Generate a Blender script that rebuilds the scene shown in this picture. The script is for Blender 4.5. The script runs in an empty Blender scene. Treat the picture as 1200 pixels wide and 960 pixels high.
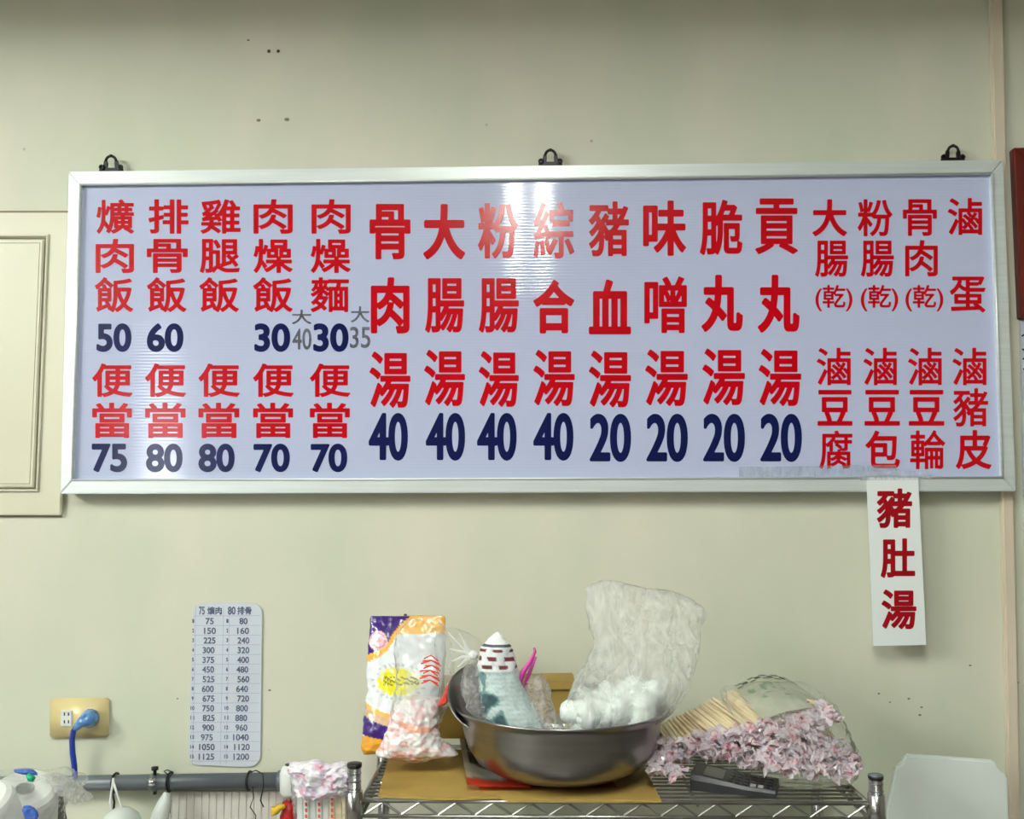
import bpy, bmesh, math, random
import numpy as np
from mathutils import Vector, Matrix, noise
random.seed(7)
S = bpy.context.scene
COL = S.collection

# ------------------------------------------------------------ camera
F, CX, CY = 1150.0, 600.0, 480.0
CAM = Vector((0.0, -1.92, 1.60))
YAW, PITCH = math.radians(1.0), math.radians(4.52)
cd = bpy.data.cameras.new('camera'); cam = bpy.data.objects.new('camera', cd); COL.objects.link(cam)
cam.location = CAM
cam.rotation_euler = (math.pi/2 + PITCH, 0, YAW)
cd.sensor_width = 36; cd.lens = F/1200*36; cd.clip_start = 0.02
S.camera = cam
CM = cam.rotation_euler.to_matrix()

# ------------------------------------------------------------ world, exposure
w = bpy.data.worlds.new('world'); S.world = w; w.use_nodes = True
w.node_tree.nodes['Background'].inputs[0].default_value = (0.80, 0.90, 1.0, 1)
w.node_tree.nodes['Background'].inputs[1].default_value = 0.6
S.cycles.transparent_max_bounces = 40
S.view_settings.view_transform = 'Standard'; S.view_settings.look = 'None'
S.view_settings.exposure = 0.0; S.view_settings.gamma = 1.0
TUBE_E = 156.0        # fluorescent tubes
DAY_E = 14.0         # daylight through the shop front

def P(px, py, Y):
    """world point of a photo position on the plane y = Y (wall at 0)"""
    d = CM @ Vector((px-CX, -(py-CY), -F))
    t = (Y-CAM.y)/d.y
    return CAM + d*t
def PZ(px, py, Z):
    d = CM @ Vector((px-CX, -(py-CY), -F))
    t = (Z-CAM.z)/d.z
    return CAM + d*t

# ------------------------------------------------------------ materials
def srgb(r, g, b):
    f = lambda c: (c/255/12.92) if c/255 <= .04045 else ((c/255+.055)/1.055)**2.4
    return (f(r), f(g), f(b), 1)
def mat(name, col=(.8,.8,.8,1), rough=.5, metal=0., noise_amt=0., noise_scale=8., bump=0., bump_scale=60.,
        coat=0., trans=0., spec=.5, attr=False, stretch=None):
    m = bpy.data.materials.new(name); m.use_nodes = True
    nt = m.node_tree; b = nt.nodes['Principled BSDF']
    b.inputs['Base Color'].default_value = col; b.inputs['Roughness'].default_value = rough
    b.inputs['Metallic'].default_value = metal; b.inputs['Specular IOR Level'].default_value = spec
    b.inputs['Coat Weight'].default_value = coat
    if trans: b.inputs['Transmission Weight'].default_value = trans
    src = None
    if attr:
        a = nt.nodes.new('ShaderNodeVertexColor'); a.layer_name = 'Col'; src = a.outputs[0]
        nt.links.new(src, b.inputs['Base Color'])
    tc = nt.nodes.new('ShaderNodeTexCoord'); mp = nt.nodes.new('ShaderNodeMapping')
    nt.links.new(tc.outputs['Object'], mp.inputs[0])
    if stretch: mp.inputs['Scale'].default_value = stretch
    if noise_amt:
        n = nt.nodes.new('ShaderNodeTexNoise'); n.inputs['Scale'].default_value = noise_scale; n.inputs['Detail'].default_value = 5
        nt.links.new(mp.outputs[0], n.inputs['Vector'])
        mr = nt.nodes.new('ShaderNodeMapRange'); mr.inputs[1].default_value = .3; mr.inputs[2].default_value = .7
        mr.inputs[3].default_value = 1-noise_amt; mr.inputs[4].default_value = 1+noise_amt
        nt.links.new(n.outputs[0], mr.inputs[0])
        mx = nt.nodes.new('ShaderNodeVectorMath'); mx.operation = 'SCALE'
        if src: nt.links.new(src, mx.inputs[0])
        else: mx.inputs[0].default_value = col[:3]
        nt.links.new(mr.outputs[0], mx.inputs['Scale']); nt.links.new(mx.outputs[0], b.inputs['Base Color'])
    if bump:
        n2 = nt.nodes.new('ShaderNodeTexNoise'); n2.inputs['Scale'].default_value = bump_scale; n2.inputs['Detail'].default_value = 4
        nt.links.new(mp.outputs[0], n2.inputs['Vector'])
        bp = nt.nodes.new('ShaderNodeBump'); bp.inputs['Strength'].default_value = bump; bp.inputs['Distance'].default_value = .002
        nt.links.new(n2.outputs[0], bp.inputs['Height']); nt.links.new(bp.outputs[0], b.inputs['Normal'])
    return m
def plastic(name, tint=(.93,.95,.93), haze=.25, bump=.8, scale=35., gloss=.22):
    m = bpy.data.materials.new(name); m.use_nodes = True; nt = m.node_tree; nt.nodes.clear()
    o = nt.nodes.new('ShaderNodeOutputMaterial')
    t = nt.nodes.new('ShaderNodeBsdfTransparent'); t.inputs[0].default_value = (.97,.975,.97,1)
    d = nt.nodes.new('ShaderNodeBsdfDiffuse'); d.inputs[0].default_value = (*tint,1)
    tl = nt.nodes.new('ShaderNodeBsdfTranslucent'); tl.inputs[0].default_value = (*tint,1)
    dm = nt.nodes.new('ShaderNodeMixShader'); dm.inputs[0].default_value = .4
    nt.links.new(d.outputs[0], dm.inputs[1]); nt.links.new(tl.outputs[0], dm.inputs[2])
    g = nt.nodes.new('ShaderNodeBsdfGlossy'); g.inputs['Roughness'].default_value = gloss; g.inputs[0].default_value = (.9,.9,.9,1)
    tc = nt.nodes.new('ShaderNodeTexCoord'); n = nt.nodes.new('ShaderNodeTexNoise'); n.inputs['Scale'].default_value = scale
    n.inputs['Detail'].default_value = 5; n.inputs['Distortion'].default_value = 1.5
    mp = nt.nodes.new('ShaderNodeMapping'); mp.inputs['Scale'].default_value = (1.2,1,.4); mp.inputs['Rotation'].default_value = (0,.5,0)
    nt.links.new(tc.outputs['Object'], mp.inputs[0]); nt.links.new(mp.outputs[0], n.inputs['Vector'])
    bp = nt.nodes.new('ShaderNodeBump'); bp.inputs['Strength'].default_value = bump; bp.inputs['Distance'].default_value = .01
    nt.links.new(n.outputs[0], bp.inputs['Height'])
    for s in (d, g): nt.links.new(bp.outputs[0], s.inputs['Normal'])
    mr = nt.nodes.new('ShaderNodeMapRange'); mr.inputs[1].default_value = .38; mr.inputs[2].default_value = .68
    mr.inputs[3].default_value = haze*.6; mr.inputs[4].default_value = min(1, haze*1.5)
    nt.links.new(n.outputs[0], mr.inputs[0])
    m1 = nt.nodes.new('ShaderNodeMixShader'); nt.links.new(mr.outputs[0], m1.inputs[0])
    nt.links.new(t.outputs[0], m1.inputs[1]); nt.links.new(dm.outputs[0], m1.inputs[2])
    fr = nt.nodes.new('ShaderNodeLayerWeight'); fr.inputs[0].default_value = .06
    nt.links.new(bp.outputs[0], fr.inputs['Normal'])
    m2 = nt.nodes.new('ShaderNodeMixShader'); nt.links.new(fr.outputs['Fresnel'], m2.inputs[0])
    nt.links.new(m1.outputs[0], m2.inputs[1]); nt.links.new(g.outputs[0], m2.inputs[2])
    nt.links.new(m2.outputs[0], o.inputs[0])
    return m
def emit(name, col, e):
    m = bpy.data.materials.new(name); m.use_nodes = True; nt = m.node_tree
    b = nt.nodes['Principled BSDF']; b.inputs['Base Color'].default_value = (.8,.8,.8,1)
    b.inputs['Emission Color'].default_value = col; b.inputs['Emission Strength'].default_value = e
    return m

def wall_mat():
    m = bpy.data.materials.new('painted plaster'); m.use_nodes = True; nt = m.node_tree; b = nt.nodes['Principled BSDF']
    b.inputs['Roughness'].default_value = .55; b.inputs['Specular IOR Level'].default_value = .3
    tc = nt.nodes.new('ShaderNodeTexCoord')
    n = nt.nodes.new('ShaderNodeTexNoise'); n.inputs['Scale'].default_value = 2.4; n.inputs['Detail'].default_value = 6
    mp = nt.nodes.new('ShaderNodeMapping'); mp.inputs['Scale'].default_value = (1.3,1.3,.6)
    nt.links.new(tc.outputs['Object'], mp.inputs[0]); nt.links.new(mp.outputs[0], n.inputs['Vector'])
    r = nt.nodes.new('ShaderNodeValToRGB'); e = r.color_ramp.elements
    e[0].position = .33; e[0].color = (.59,.635,.50,1); e[1].position = .68; e[1].color = (.725,.695,.585,1)
    nt.links.new(n.outputs[0], r.inputs[0])
    # small brown flecks
    v = nt.nodes.new('ShaderNodeTexVoronoi'); v.inputs['Scale'].default_value = 7; v.inputs['Randomness'].default_value = 1
    nt.links.new(tc.outputs['Object'], v.inputs['Vector'])
    mr = nt.nodes.new('ShaderNodeMapRange'); mr.inputs[1].default_value = .012; mr.inputs[2].default_value = .03
    mr.inputs[3].default_value = .6; mr.inputs[4].default_value = 1
    nt.links.new(v.outputs['Distance'], mr.inputs[0])
    mx = nt.nodes.new('ShaderNodeVectorMath'); mx.operation = 'SCALE'
    nt.links.new(r.outputs[0], mx.inputs[0]); nt.links.new(mr.outputs[0], mx.inputs['Scale'])
    nt.links.new(mx.outputs[0], b.inputs['Base Color'])
    n2 = nt.nodes.new('ShaderNodeTexNoise'); n2.inputs['Scale'].default_value = 14; n2.inputs['Detail'].default_value = 7
    nt.links.new(tc.outputs['Object'], n2.inputs['Vector'])
    bp = nt.nodes.new('ShaderNodeBump'); bp.inputs['Strength'].default_value = .25; bp.inputs['Distance'].default_value = .006
    nt.links.new(n2.outputs[0], bp.inputs['Height']); nt.links.new(bp.outputs[0], b.inputs['Normal'])
    return m
def panel_mat():
    m = bpy.data.materials.new('ribbed lavender acrylic'); m.use_nodes = True; nt = m.node_tree; b = nt.nodes['Principled BSDF']
    b.inputs['Base Color'].default_value = (.50,.55,.76,1); b.inputs['Roughness'].default_value = .07
    b.inputs['Specular IOR Level'].default_value = .5
    tc = nt.nodes.new('ShaderNodeTexCoord'); sp = nt.nodes.new('ShaderNodeSeparateXYZ'); nt.links.new(tc.outputs['Object'], sp.inputs[0])
    mu = nt.nodes.new('ShaderNodeMath'); mu.operation = 'MULTIPLY'; mu.inputs[1].default_value = 2*math.pi/.0062
    nt.links.new(sp.outputs[2], mu.inputs[0])
    si = nt.nodes.new('ShaderNodeMath'); si.operation = 'SINE'; nt.links.new(mu.outputs[0], si.inputs[0])
    bp = nt.nodes.new('ShaderNodeBump'); bp.inputs['Strength'].default_value = .5; bp.inputs['Distance'].default_value = .0001
    nt.links.new(si.outputs[0], bp.inputs['Height']); nt.links.new(bp.outputs[0], b.inputs['Normal'])
    return m
M = dict(
    shop=mat('dim shop wall', (.22,.20,.17,1), .7, noise_amt=.1),
    wall=wall_mat(), panel=panel_mat(),
    ceiling=mat('ceiling paint', srgb(200,200,190), .7, noise_amt=.04),
    floor=mat('terrazzo floor', srgb(120,115,105), .35, noise_amt=.2, noise_scale=60),
    alu=mat('brushed aluminium frame', (.74,.80,.79,1), .38, .35, noise_amt=.05, noise_scale=6, stretch=(1,1,30)),
    red=mat('red vinyl', (.50,.001,.007,1), .16, spec=.3, noise_amt=.06, noise_scale=3),
    deepred=mat('dark red vinyl', (.30,.003,.008,1), .5, spec=.12, noise_amt=.1, noise_scale=20),
    navy=mat('navy vinyl', (.005,.009,.07,1), .16, spec=.3, noise_amt=.1),
    marker=mat('faded marker ink', (.08,.08,.12,1), .6, noise_amt=.6, noise_scale=120),
    ink=mat('blue black pen ink', (.10,.12,.2,1), .6, noise_amt=.4, noise_scale=90),
    tape=plastic('clear sticky tape', (.75,.8,.85), .2, .3, 60, .15),
    black=mat('black iron', (.012,.012,.012,1), .4, .3, noise_amt=.2),
    paper=mat('white card', srgb(232,238,238), .6, noise_amt=.02),
    card=mat('laminated ruled card', srgb(208,216,228), .25, noise_amt=.03, coat=.4),
    rule=mat('ruled blue line', srgb(165,175,200), .5, noise_amt=.1, noise_scale=50),
    cabinet=mat('cream enamel door', (.66,.645,.50,1), .4, noise_amt=.03, noise_scale=2),
    cablegap=mat('dark joint', (.22,.20,.13,1), .7, noise_amt=.2),
    trim=mat('beige plastic trunking', (.67,.59,.47,1), .45, noise_amt=.08, noise_scale=6, stretch=(2,2,.5)),
    wood=mat('red brown lacquered wood', (.14,.018,.012,1), .3, noise_amt=.3, noise_scale=6, stretch=(6,6,.5)),
    grey=mat('grey pvc pipe', (.105,.125,.14,1), .35, noise_amt=.12),
    chrome=mat('chromed steel', (.55,.56,.57,1), .22, 1., noise_amt=.1, noise_scale=20),
    wire=mat('greyed chrome wire', (.34,.34,.31,1), .32, .9, noise_amt=.2, noise_scale=30),
    steel=mat('brushed stainless bowl', (.34,.335,.33,1), .30, 1., noise_amt=.08, noise_scale=5, bump=.03, bump_scale=20, stretch=(1,1,20)),
    cardboard=mat('ochre cardboard', (.37,.245,.055,1), .8, noise_amt=.12, noise_scale=12, bump=.2),
    outlet=mat('yellowed plate plastic', (.78,.66,.33,1), .28, noise_amt=.05, coat=.2),
    white=mat('white plastic', srgb(225,228,225), .4, noise_amt=.03),
    tub=mat('milky white plastic', (.70,.76,.73,1), .45, noise_amt=.03),
    slot=mat('dark slot', (.05,.045,.04,1), .6, noise_amt=.1),
    blue=mat('blue cable jacket', (.012,.035,.33,1), .35, noise_amt=.05),
    plug=mat('pale blue moulded plug', (.10,.25,.55,1), .2, noise_amt=.5, noise_scale=110, coat=.5),
    print_=mat('printed film', rough=.22, attr=True, coat=.3, noise_amt=.04, noise_scale=30, bump=.3, bump_scale=40),
    news=mat('printed newspaper', rough=.75, attr=True, noise_amt=.12, noise_scale=120, bump=.25, bump_scale=50),
    clear=plastic('clear crinkled plastic', (.93,.95,.95), .10, .6, 28, .2),
    milky=plastic('milky crinkled plastic', (.95,.93,.93), .3, .6, 40, .22),
    bigbag=plastic('clear bag film', (.97,.98,.98), .30, .6, 24, .14),
    foam=mat('soft white lump', (.80,.88,.84,1), .5, noise_amt=.06, bump=.2),
    pink=mat('magenta plastic', (.62,.06,.36,1), .35, noise_amt=.1),
    redfilm=mat('red film', (.75,.05,.03,1), .3, noise_amt=.2, noise_scale=50),
    bamboo=mat('bamboo stick', (.83,.70,.47,1), .6, noise_amt=.18, noise_scale=40, stretch=(.3,6,6)),
    bamboo_dark=mat('darker bamboo stick', (.72,.55,.34,1), .6, noise_amt=.2, noise_scale=40, stretch=(.3,6,6)),
    calc=mat('black calculator plastic', (.022,.023,.026,1), .42, noise_amt=.1),
    key=mat('black key', (.012,.012,.014,1), .3, noise_amt=.1),
    keyl=mat('pale grey key', (.32,.32,.33,1), .4, noise_amt=.1),
    lcd=mat('dark display glass', (.045,.035,.04,1), .12, noise_amt=.1),
    valve_red=mat('red enamel', (.45,.01,.01,1), .35, noise_amt=.1),
    valve_yel=mat('yellow lever', (.75,.5,.02,1), .4, noise_amt=.1),
    cloth=mat('white ribbed panel plastic', (.62,.60,.55,1), .6, noise_amt=.05),
    rope=mat('dark brown strap', (.05,.035,.025,1), .8, noise_amt=.3, noise_scale=60),
    green=mat('green knot film', (.0,.35,.17,1), .3, noise_amt=.1),
    bluefilm=mat('blue printed film', (.03,.10,.42,1), .3, noise_amt=.3, noise_scale=30),
)
def wrapper_mat():
    m = bpy.data.materials.new('pink printed wrapper film'); m.use_nodes = True; nt = m.node_tree; b = nt.nodes['Principled BSDF']
    b.inputs['Roughness'].default_value = .25; b.inputs['Coat Weight'].default_value = .3
    oi = nt.nodes.new('ShaderNodeObjectInfo'); tc = nt.nodes.new('ShaderNodeTexCoord')
    ad = nt.nodes.new('ShaderNodeVectorMath'); ad.operation = 'ADD'
    nt.links.new(tc.outputs['Object'], ad.inputs[0]); nt.links.new(oi.outputs['Random'], ad.inputs[1])
    n = nt.nodes.new('ShaderNodeTexNoise'); n.inputs['Scale'].default_value = 75; n.inputs['Detail'].default_value = 2
    nt.links.new(ad.outputs[0], n.inputs['Vector'])
    r = nt.nodes.new('ShaderNodeValToRGB'); e = r.color_ramp.elements
    e[0].position = .27; e[0].color = (.45,.05,.10,1); e[1].position = .34; e[1].color = (.82,.50,.56,1)
    for p, c in ((.42,(.88,.74,.78,1)),(.52,(.90,.86,.88,1)),(.62,(.82,.76,.86,1))):
        q = e.new(p); q.color = c
    nt.links.new(n.outputs[0], r.inputs[0]); nt.links.new(r.outputs[0], b.inputs['Base Color'])
    tl = nt.nodes.new('ShaderNodeBsdfTranslucent'); nt.links.new(r.outputs[0], tl.inputs[0]); mx = nt.nodes.new('ShaderNodeMixShader'); mx.inputs[0].default_value = .45
    nt.links.new(b.outputs[0], mx.inputs[1]); nt.links.new(tl.outputs[0], mx.inputs[2]); nt.links.new(mx.outputs[0], nt.nodes['Material Output'].inputs[0])
    return m
M['wrap'] = wrapper_mat()

# ------------------------------------------------------------ builders
def obj(name, me_or_bm, m=None, parent=None, smooth=False):
    if isinstance(me_or_bm, bmesh.types.BMesh):
        me = bpy.data.meshes.new(name); me_or_bm.to_mesh(me); me_or_bm.free()
    else: me = me_or_bm
    if m is not None and not me.materials: me.materials.append(m)
    if smooth:
        for p in me.polygons: p.use_smooth = True
    o = bpy.data.objects.new(name, me); COL.objects.link(o)
    if parent is not None:
        o.parent = parent; o.matrix_parent_inverse = parent.matrix_world.inverted() if smooth is None else Matrix.Translation(-parent.location) if parent.type == 'EMPTY' and tuple(parent.rotation_euler) == (0,0,0) else Matrix.Identity(4)
    return o
def tag(o, label, cat, group=None, kind=None):
    o['label'] = label; o['category'] = cat
    if group: o['group'] = group
    if kind: o['kind'] = kind
    return o
def thing(name, label, cat, loc, group=None):
    o = bpy.data.objects.new(name, None); COL.objects.link(o); o.location = loc; o.empty_display_size = .05
    return tag(o, label, cat, group)
def struct(o): o['kind'] = 'structure'; return o
def box_bm(lo, hi, bev=0, seg=2, bm=None):
    b = bmesh.new()
    bmesh.ops.create_cube(b, size=1)
    lo, hi = Vector(lo), Vector(hi)
    for v in b.verts: v.co = Vector(((lo[i]+hi[i])/2 + v.co[i]*(hi[i]-lo[i]) for i in range(3)))
    if bev: bmesh.ops.bevel(b, geom=b.edges[:], offset=bev, segments=seg, affect='EDGES', profile=.7)
    if bm is None: return b
    merge(bm, b); return bm
def merge(bm, b):
    me = bpy.data.meshes.new('tmp'); b.to_mesh(me); b.free(); bm.from_mesh(me); bpy.data.meshes.remove(me)
def tube_bm(pts, r, n=10, bm=None, caps=True):
    bm = bm or bmesh.new(); pts = [Vector(p) for p in pts]
    rs = r if isinstance(r, (list, tuple)) else [r]*len(pts)
    rings = []; t0 = (pts[1]-pts[0]).normalized()
    up = Vector((0,0,1)) if abs(t0.z) < .9 else Vector((1,0,0)); a = t0.cross(up).normalized()
    for i, p in enumerate(pts):
        if i == 0: t = pts[1]-pts[0]
        elif i == len(pts)-1: t = pts[-1]-pts[-2]
        else: t = (pts[i+1]-p).normalized()+(p-pts[i-1]).normalized()
        t.normalize(); a = (a - t*a.dot(t)).normalized(); c = t.cross(a)
        rings.append([bm.verts.new(p+(a*math.cos(2*math.pi*k/n)+c*math.sin(2*math.pi*k/n))*rs[i]) for k in range(n)])
    for i in range(len(rings)-1):
        for k in range(n): bm.faces.new((rings[i][k], rings[i][(k+1)%n], rings[i+1][(k+1)%n], rings[i+1][k]))
    if caps:
        bm.faces.new(rings[0][::-1]); bm.faces.new(rings[-1])
    return bm
def lathe_bm(prof, n=64, bm=None):
    bm = bm or bmesh.new(); rings = []
    for r, z in prof:
        if r < 1e-6: rings.append([bm.verts.new((0,0,z))])
        else: rings.append([bm.verts.new((r*math.cos(2*math.pi*k/n), r*math.sin(2*math.pi*k/n), z)) for k in range(n)])
    for A, B in zip(rings, rings[1:]):
        for k in range(n):
            k2 = (k+1)%n
            if len(A) == 1 and len(B) == 1: continue
            if len(A) == 1: bm.faces.new((A[0], B[k], B[k2]))
            elif len(B) == 1: bm.faces.new((A[k], A[k2], B[0]))
            else: bm.faces.new((A[k], A[k2], B[k2], B[k]))
    bmesh.ops.recalc_face_normals(bm, faces=bm.faces[:])
    return bm
def prism_bm(front, depth, bev=0):
    """extrude a polygon of world points along +y by depth"""
    bm = bmesh.new(); a = [bm.verts.new(p) for p in front]; b = [bm.verts.new(Vector(p)+Vector((0,depth,0))) for p in front]
    bm.faces.new(a); bm.faces.new(b[::-1]); n = len(a)
    for i in range(n): bm.faces.new((a[i], b[i], b[(i+1)%n], a[(i+1)%n]))
    bmesh.ops.recalc_face_normals(bm, faces=bm.faces[:])
    if bev: bmesh.ops.bevel(bm, geom=bm.edges[:], offset=bev, segments=2, affect='EDGES')
    return bm
def shift(bm, v):
    for q in bm.verts: q.co = q.co + Vector(v)
    return bm
def lerp_rows(rows, m):
    out = []
    for i in range(m):
        t = i/(m-1)*(len(rows)-1); k = min(int(t), len(rows)-2); f = t-k
        r0, r1 = rows[max(k-1,0)], rows[k]; r2 = rows[k+1]; r3 = rows[min(k+2, len(rows)-1)]
        out.append([0.5*((2*b)+(-a+c)*f+(2*a-5*b+4*c-d)*f*f+(-a+3*b-3*c+d)*f**3) for a,b,c,d in zip(r0,r1,r2,r3)])
    return out
def crumple(p, s, seed=0):
    q = p*s + Vector((seed*3.1, seed*1.7, seed*.9))
    return (0.5-abs(noise.noise(q)))*1.0 + .5*(0.5-abs(noise.noise(q*2.3))) + .3*noise.noise(q*5)
def pouch(rows, Y, m=60, n=72, amp=.004, freq=25, seed=1, colf=None, box=.75, zs=1.):
    """rows: (py, xl, xr, thick_m[, dY]); closed crumpled bag lofted through them"""
    rows = [list(r)+([0] if len(r) == 4 else []) for r in rows]
    R = lerp_rows(rows, m); bm = bmesh.new(); lay = bm.verts.layers.float_color.new('Col') if colf else None
    rings = []
    for (py, xl, xr, th, dY) in R:
        L, Rr = P(xl, py, Y+dY), P(xr, py, Y+dY); c = (L+Rr)/2; a = (Rr-L)/2; ring = []
        for k in range(n):
            t = 2*math.pi*k/n; ct, st = math.cos(t), math.sin(t)
            sx = math.copysign(abs(ct)**box, ct); sy = math.copysign(abs(st)**box, st)
            p = c + a*sx + Vector((0, sy*th/2, 0))
            nn = Vector((ct, st*1.0, 0)).normalized()
            pz = Vector((p.x, p.y, p.z*zs)); p = p + nn*(crumple(pz, freq, seed)-.3)*amp + Vector((0,0,1))*noise.noise(pz*freq*.8)*amp*.7
            v = bm.verts.new(p)
            if colf:
                px = xl + (xr-xl)*(sx+1)/2
                v[lay] = (*colf(px, py, st < .15), 1)
            ring.append(v)
        rings.append(ring)
    for A, B in zip(rings, rings[1:]):
        for k in range(n): bm.faces.new((A[k], A[(k+1)%n], B[(k+1)%n], B[k]))
    bm.faces.new(rings[0]); bm.faces.new(rings[-1][::-1])
    bmesh.ops.recalc_face_normals(bm, faces=bm.faces[:])
    return bm

# ------------------------------------------------------------ lettering
_g = {}
def glyph(ch):
    """outline edges and filled faces of a string, x/y normalised to its bounding box"""
    if ch in _g: return _g[ch]
    cu = bpy.data.curves.new('t', 'FONT'); cu.body = ch; cu.resolution_u = 8; cu.fill_mode = 'FRONT'
    o = bpy.data.objects.new('t', cu); COL.objects.link(o)
    dg = bpy.context.evaluated_depsgraph_get(); me = bpy.data.meshes.new_from_object(o.evaluated_get(dg))
    bm = bmesh.new(); bm.from_mesh(me); bmesh.ops.remove_doubles(bm, verts=bm.verts[:], dist=1e-5)
    bm.verts.index_update()
    vs = [v.co.xy.copy() for v in bm.verts]; fs = [[v.index for v in f.verts] for f in bm.faces]
    es = [(e.verts[0].index, e.verts[1].index) for e in bm.edges if len(e.link_faces) == 1]
    bm.free(); bpy.data.objects.remove(o); bpy.data.curves.remove(cu); bpy.data.meshes.remove(me)
    x0, x1 = min(v.x for v in vs), max(v.x for v in vs); y0, y1 = min(v.y for v in vs), max(v.y for v in vs)
    vs = [((v.x-x0)/(x1-x0), (v.y-y0)/(y1-y0)) for v in vs]
    _g[ch] = (vs, fs, es); return _g[ch]
_f = {}
def fat_cells(ch, w, h, d):
    """polygons (in px, y up) of the string scaled to w x h with strokes fattened by d and rounded: contour of a distance field"""
    key = (ch, round(w*2)/2, round(h*2)/2, d)
    if key in _f: return _f[key]
    w, h = key[1], key[2]
    vs, fs, es = glyph(ch); V = np.array(vs)*np.array([w-2*d, h-2*d])+d
    A = V[[e[0] for e in es]]; B = V[[e[1] for e in es]]
    st = .45 if w > 30 else .3 if w > 12 else .2
    gx = np.arange(-st, w+2*st, st); gy = np.arange(-st, h+2*st, st); X, Y = np.meshgrid(gx, gy)
    dist = np.full(X.shape, 1e9); ins = np.zeros(X.shape, bool)
    for (ax, ay), (bx, by) in zip(A, B):
        ex, ey = bx-ax, by-ay; L = ex*ex+ey*ey+1e-12
        t = np.clip(((X-ax)*ex+(Y-ay)*ey)/L, 0, 1); dist = np.minimum(dist, (X-ax-t*ex)**2+(Y-ay-t*ey)**2)
        if abs(ey) > 1e-9:
            ins ^= ((ay > Y) != (by > Y)) & (X < ax+(Y-ay)*ex/ey)
    f = np.where(ins, -1, 1)*np.sqrt(dist)-d
    polys = []; ny, nx = f.shape; neg = f < 0
    for j in range(ny-1):
        i = 0
        while i < nx-1:
            c = neg[j,i]+neg[j,i+1]+neg[j+1,i]+neg[j+1,i+1]*1
            if neg[j,i] and neg[j,i+1] and neg[j+1,i] and neg[j+1,i+1]:
                k = i
                while k < nx-1 and neg[j,k+1] and neg[j+1,k+1]: k += 1
                polys.append([(gx[i],gy[j]),(gx[k],gy[j]),(gx[k],gy[j+1]),(gx[i],gy[j+1])]); i = k; continue
            if neg[j,i] or neg[j,i+1] or neg[j+1,i] or neg[j+1,i+1]:
                cs = [(j,i),(j,i+1),(j+1,i+1),(j+1,i)]; P_ = []
                for q in range(4):
                    (j0,i0),(j1,i1) = cs[q], cs[(q+1)%4]; a0, a1 = f[j0,i0], f[j1,i1]
                    if a0 < 0: P_.append((gx[i0],gy[j0]))
                    if (a0 < 0) != (a1 < 0):
                        t = a0/(a0-a1); P_.append((gx[i0]+(gx[i1]-gx[i0])*t, gy[j0]+(gy[j1]-gy[j0])*t))
                if len(P_) > 2: polys.append(P_)
            i += 1
    _f[key] = (polys, w, h); return _f[key]
def lettering(ch, x0, y0, x1, y1, Y, d, m, parent, name='character'):
    """characters filling the photo box on the plane y=Y, strokes fattened by d photo pixels with round ends"""
    q = [P(x0, y1, Y), P(x1, y1, Y), P(x1, y0, Y), P(x0, y0, Y)]
    polys, w, h = fat_cells(ch, x1-x0, y1-y0, d); vs = []; fs = []; idx = {}
    for p in polys:
        f = []
        for u, v in p:
            k = (round(u, 4), round(v, 4))
            if k not in idx:
                idx[k] = len(vs); u, v = u/w, v/h
                vs.append((q[0]*(1-u)+q[1]*u)*(1-v)+(q[3]*(1-u)+q[2]*u)*v)
            f.append(idx[k])
        f = list(dict.fromkeys(f))
        if len(f) > 2: fs.append(f)
    me = bpy.data.meshes.new(name); me.from_pydata(vs, [], fs); me.update()
    return obj(name, me, m, parent)

# ------------------------------------------------------------ the room
XL, XR, YB, ZC = -3.6, 2.3, -5.6, 2.88
def slab(name, lo, hi, m): return struct(obj(name, box_bm(lo, hi), m))
wall = slab('wall_rear', (XL-.1, 0, 0), (XR+.1, .12, ZC), M['wall'])
slab('wall_left', (XL-.12, YB, 0), (XL, 0, ZC), M['shop'])
slab('wall_right', (XR, YB, 0), (XR+.12, 0, ZC), M['shop'])
slab('floor', (XL-.12, YB-.12, -.1), (XR+.12, .12, 0), M['floor'])
slab('ceiling', (XL-.12, YB-.12, ZC), (XR+.12, .12, ZC+.1), M['ceiling'])
# shop-front wall behind the camera, with a glazed door opening at its left end
wb = bmesh.new()
DX0, DX1 = -2.98, -2.66
box_bm((XL, YB-.12, 0), (DX0, YB, ZC), bm=wb); box_bm((DX1, YB-.12, 0), (XR, YB, ZC), bm=wb)
box_bm((DX0, YB-.12, 2.35), (DX1, YB, ZC), bm=wb); box_bm((DX0, YB-.12, 0), (DX1, YB, .9), bm=wb)
struct(obj('wall_front', wb, M['shop']))
struct(obj('window_1', box_bm((DX0, YB-.07, .9), (DX1, YB-.05, 2.35)), emit('daylit window', (.9,.96,1,1), DAY_E)))
# unseen beam added to keep the lamps off the top of the wall
struct(obj('added_shade_beam', box_bm((XL, -1.2, 2.635), (XR, -1.05, ZC)), M['ceiling']))
# vertical trunking beside the board
tp = [P(1161,0,-.014), P(1176,0,-.014), P(1198,1000,-.014), P(1184,1000,-.014)]
ti = (tp[0]-tp[3]).normalized()
top_ = ZC
def ext(p, d, z): return p + d*((z-p.z)/d.z)
tr = [ext(tp[0], tp[0]-tp[3], ZC), ext(tp[1], tp[1]-tp[2], ZC), ext(tp[2], tp[1]-tp[2], .85), ext(tp[3], tp[0]-tp[3], .85)]
struct(obj('trim_1', prism_bm(tr, .014, .003), M['trim'], smooth=False))
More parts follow.
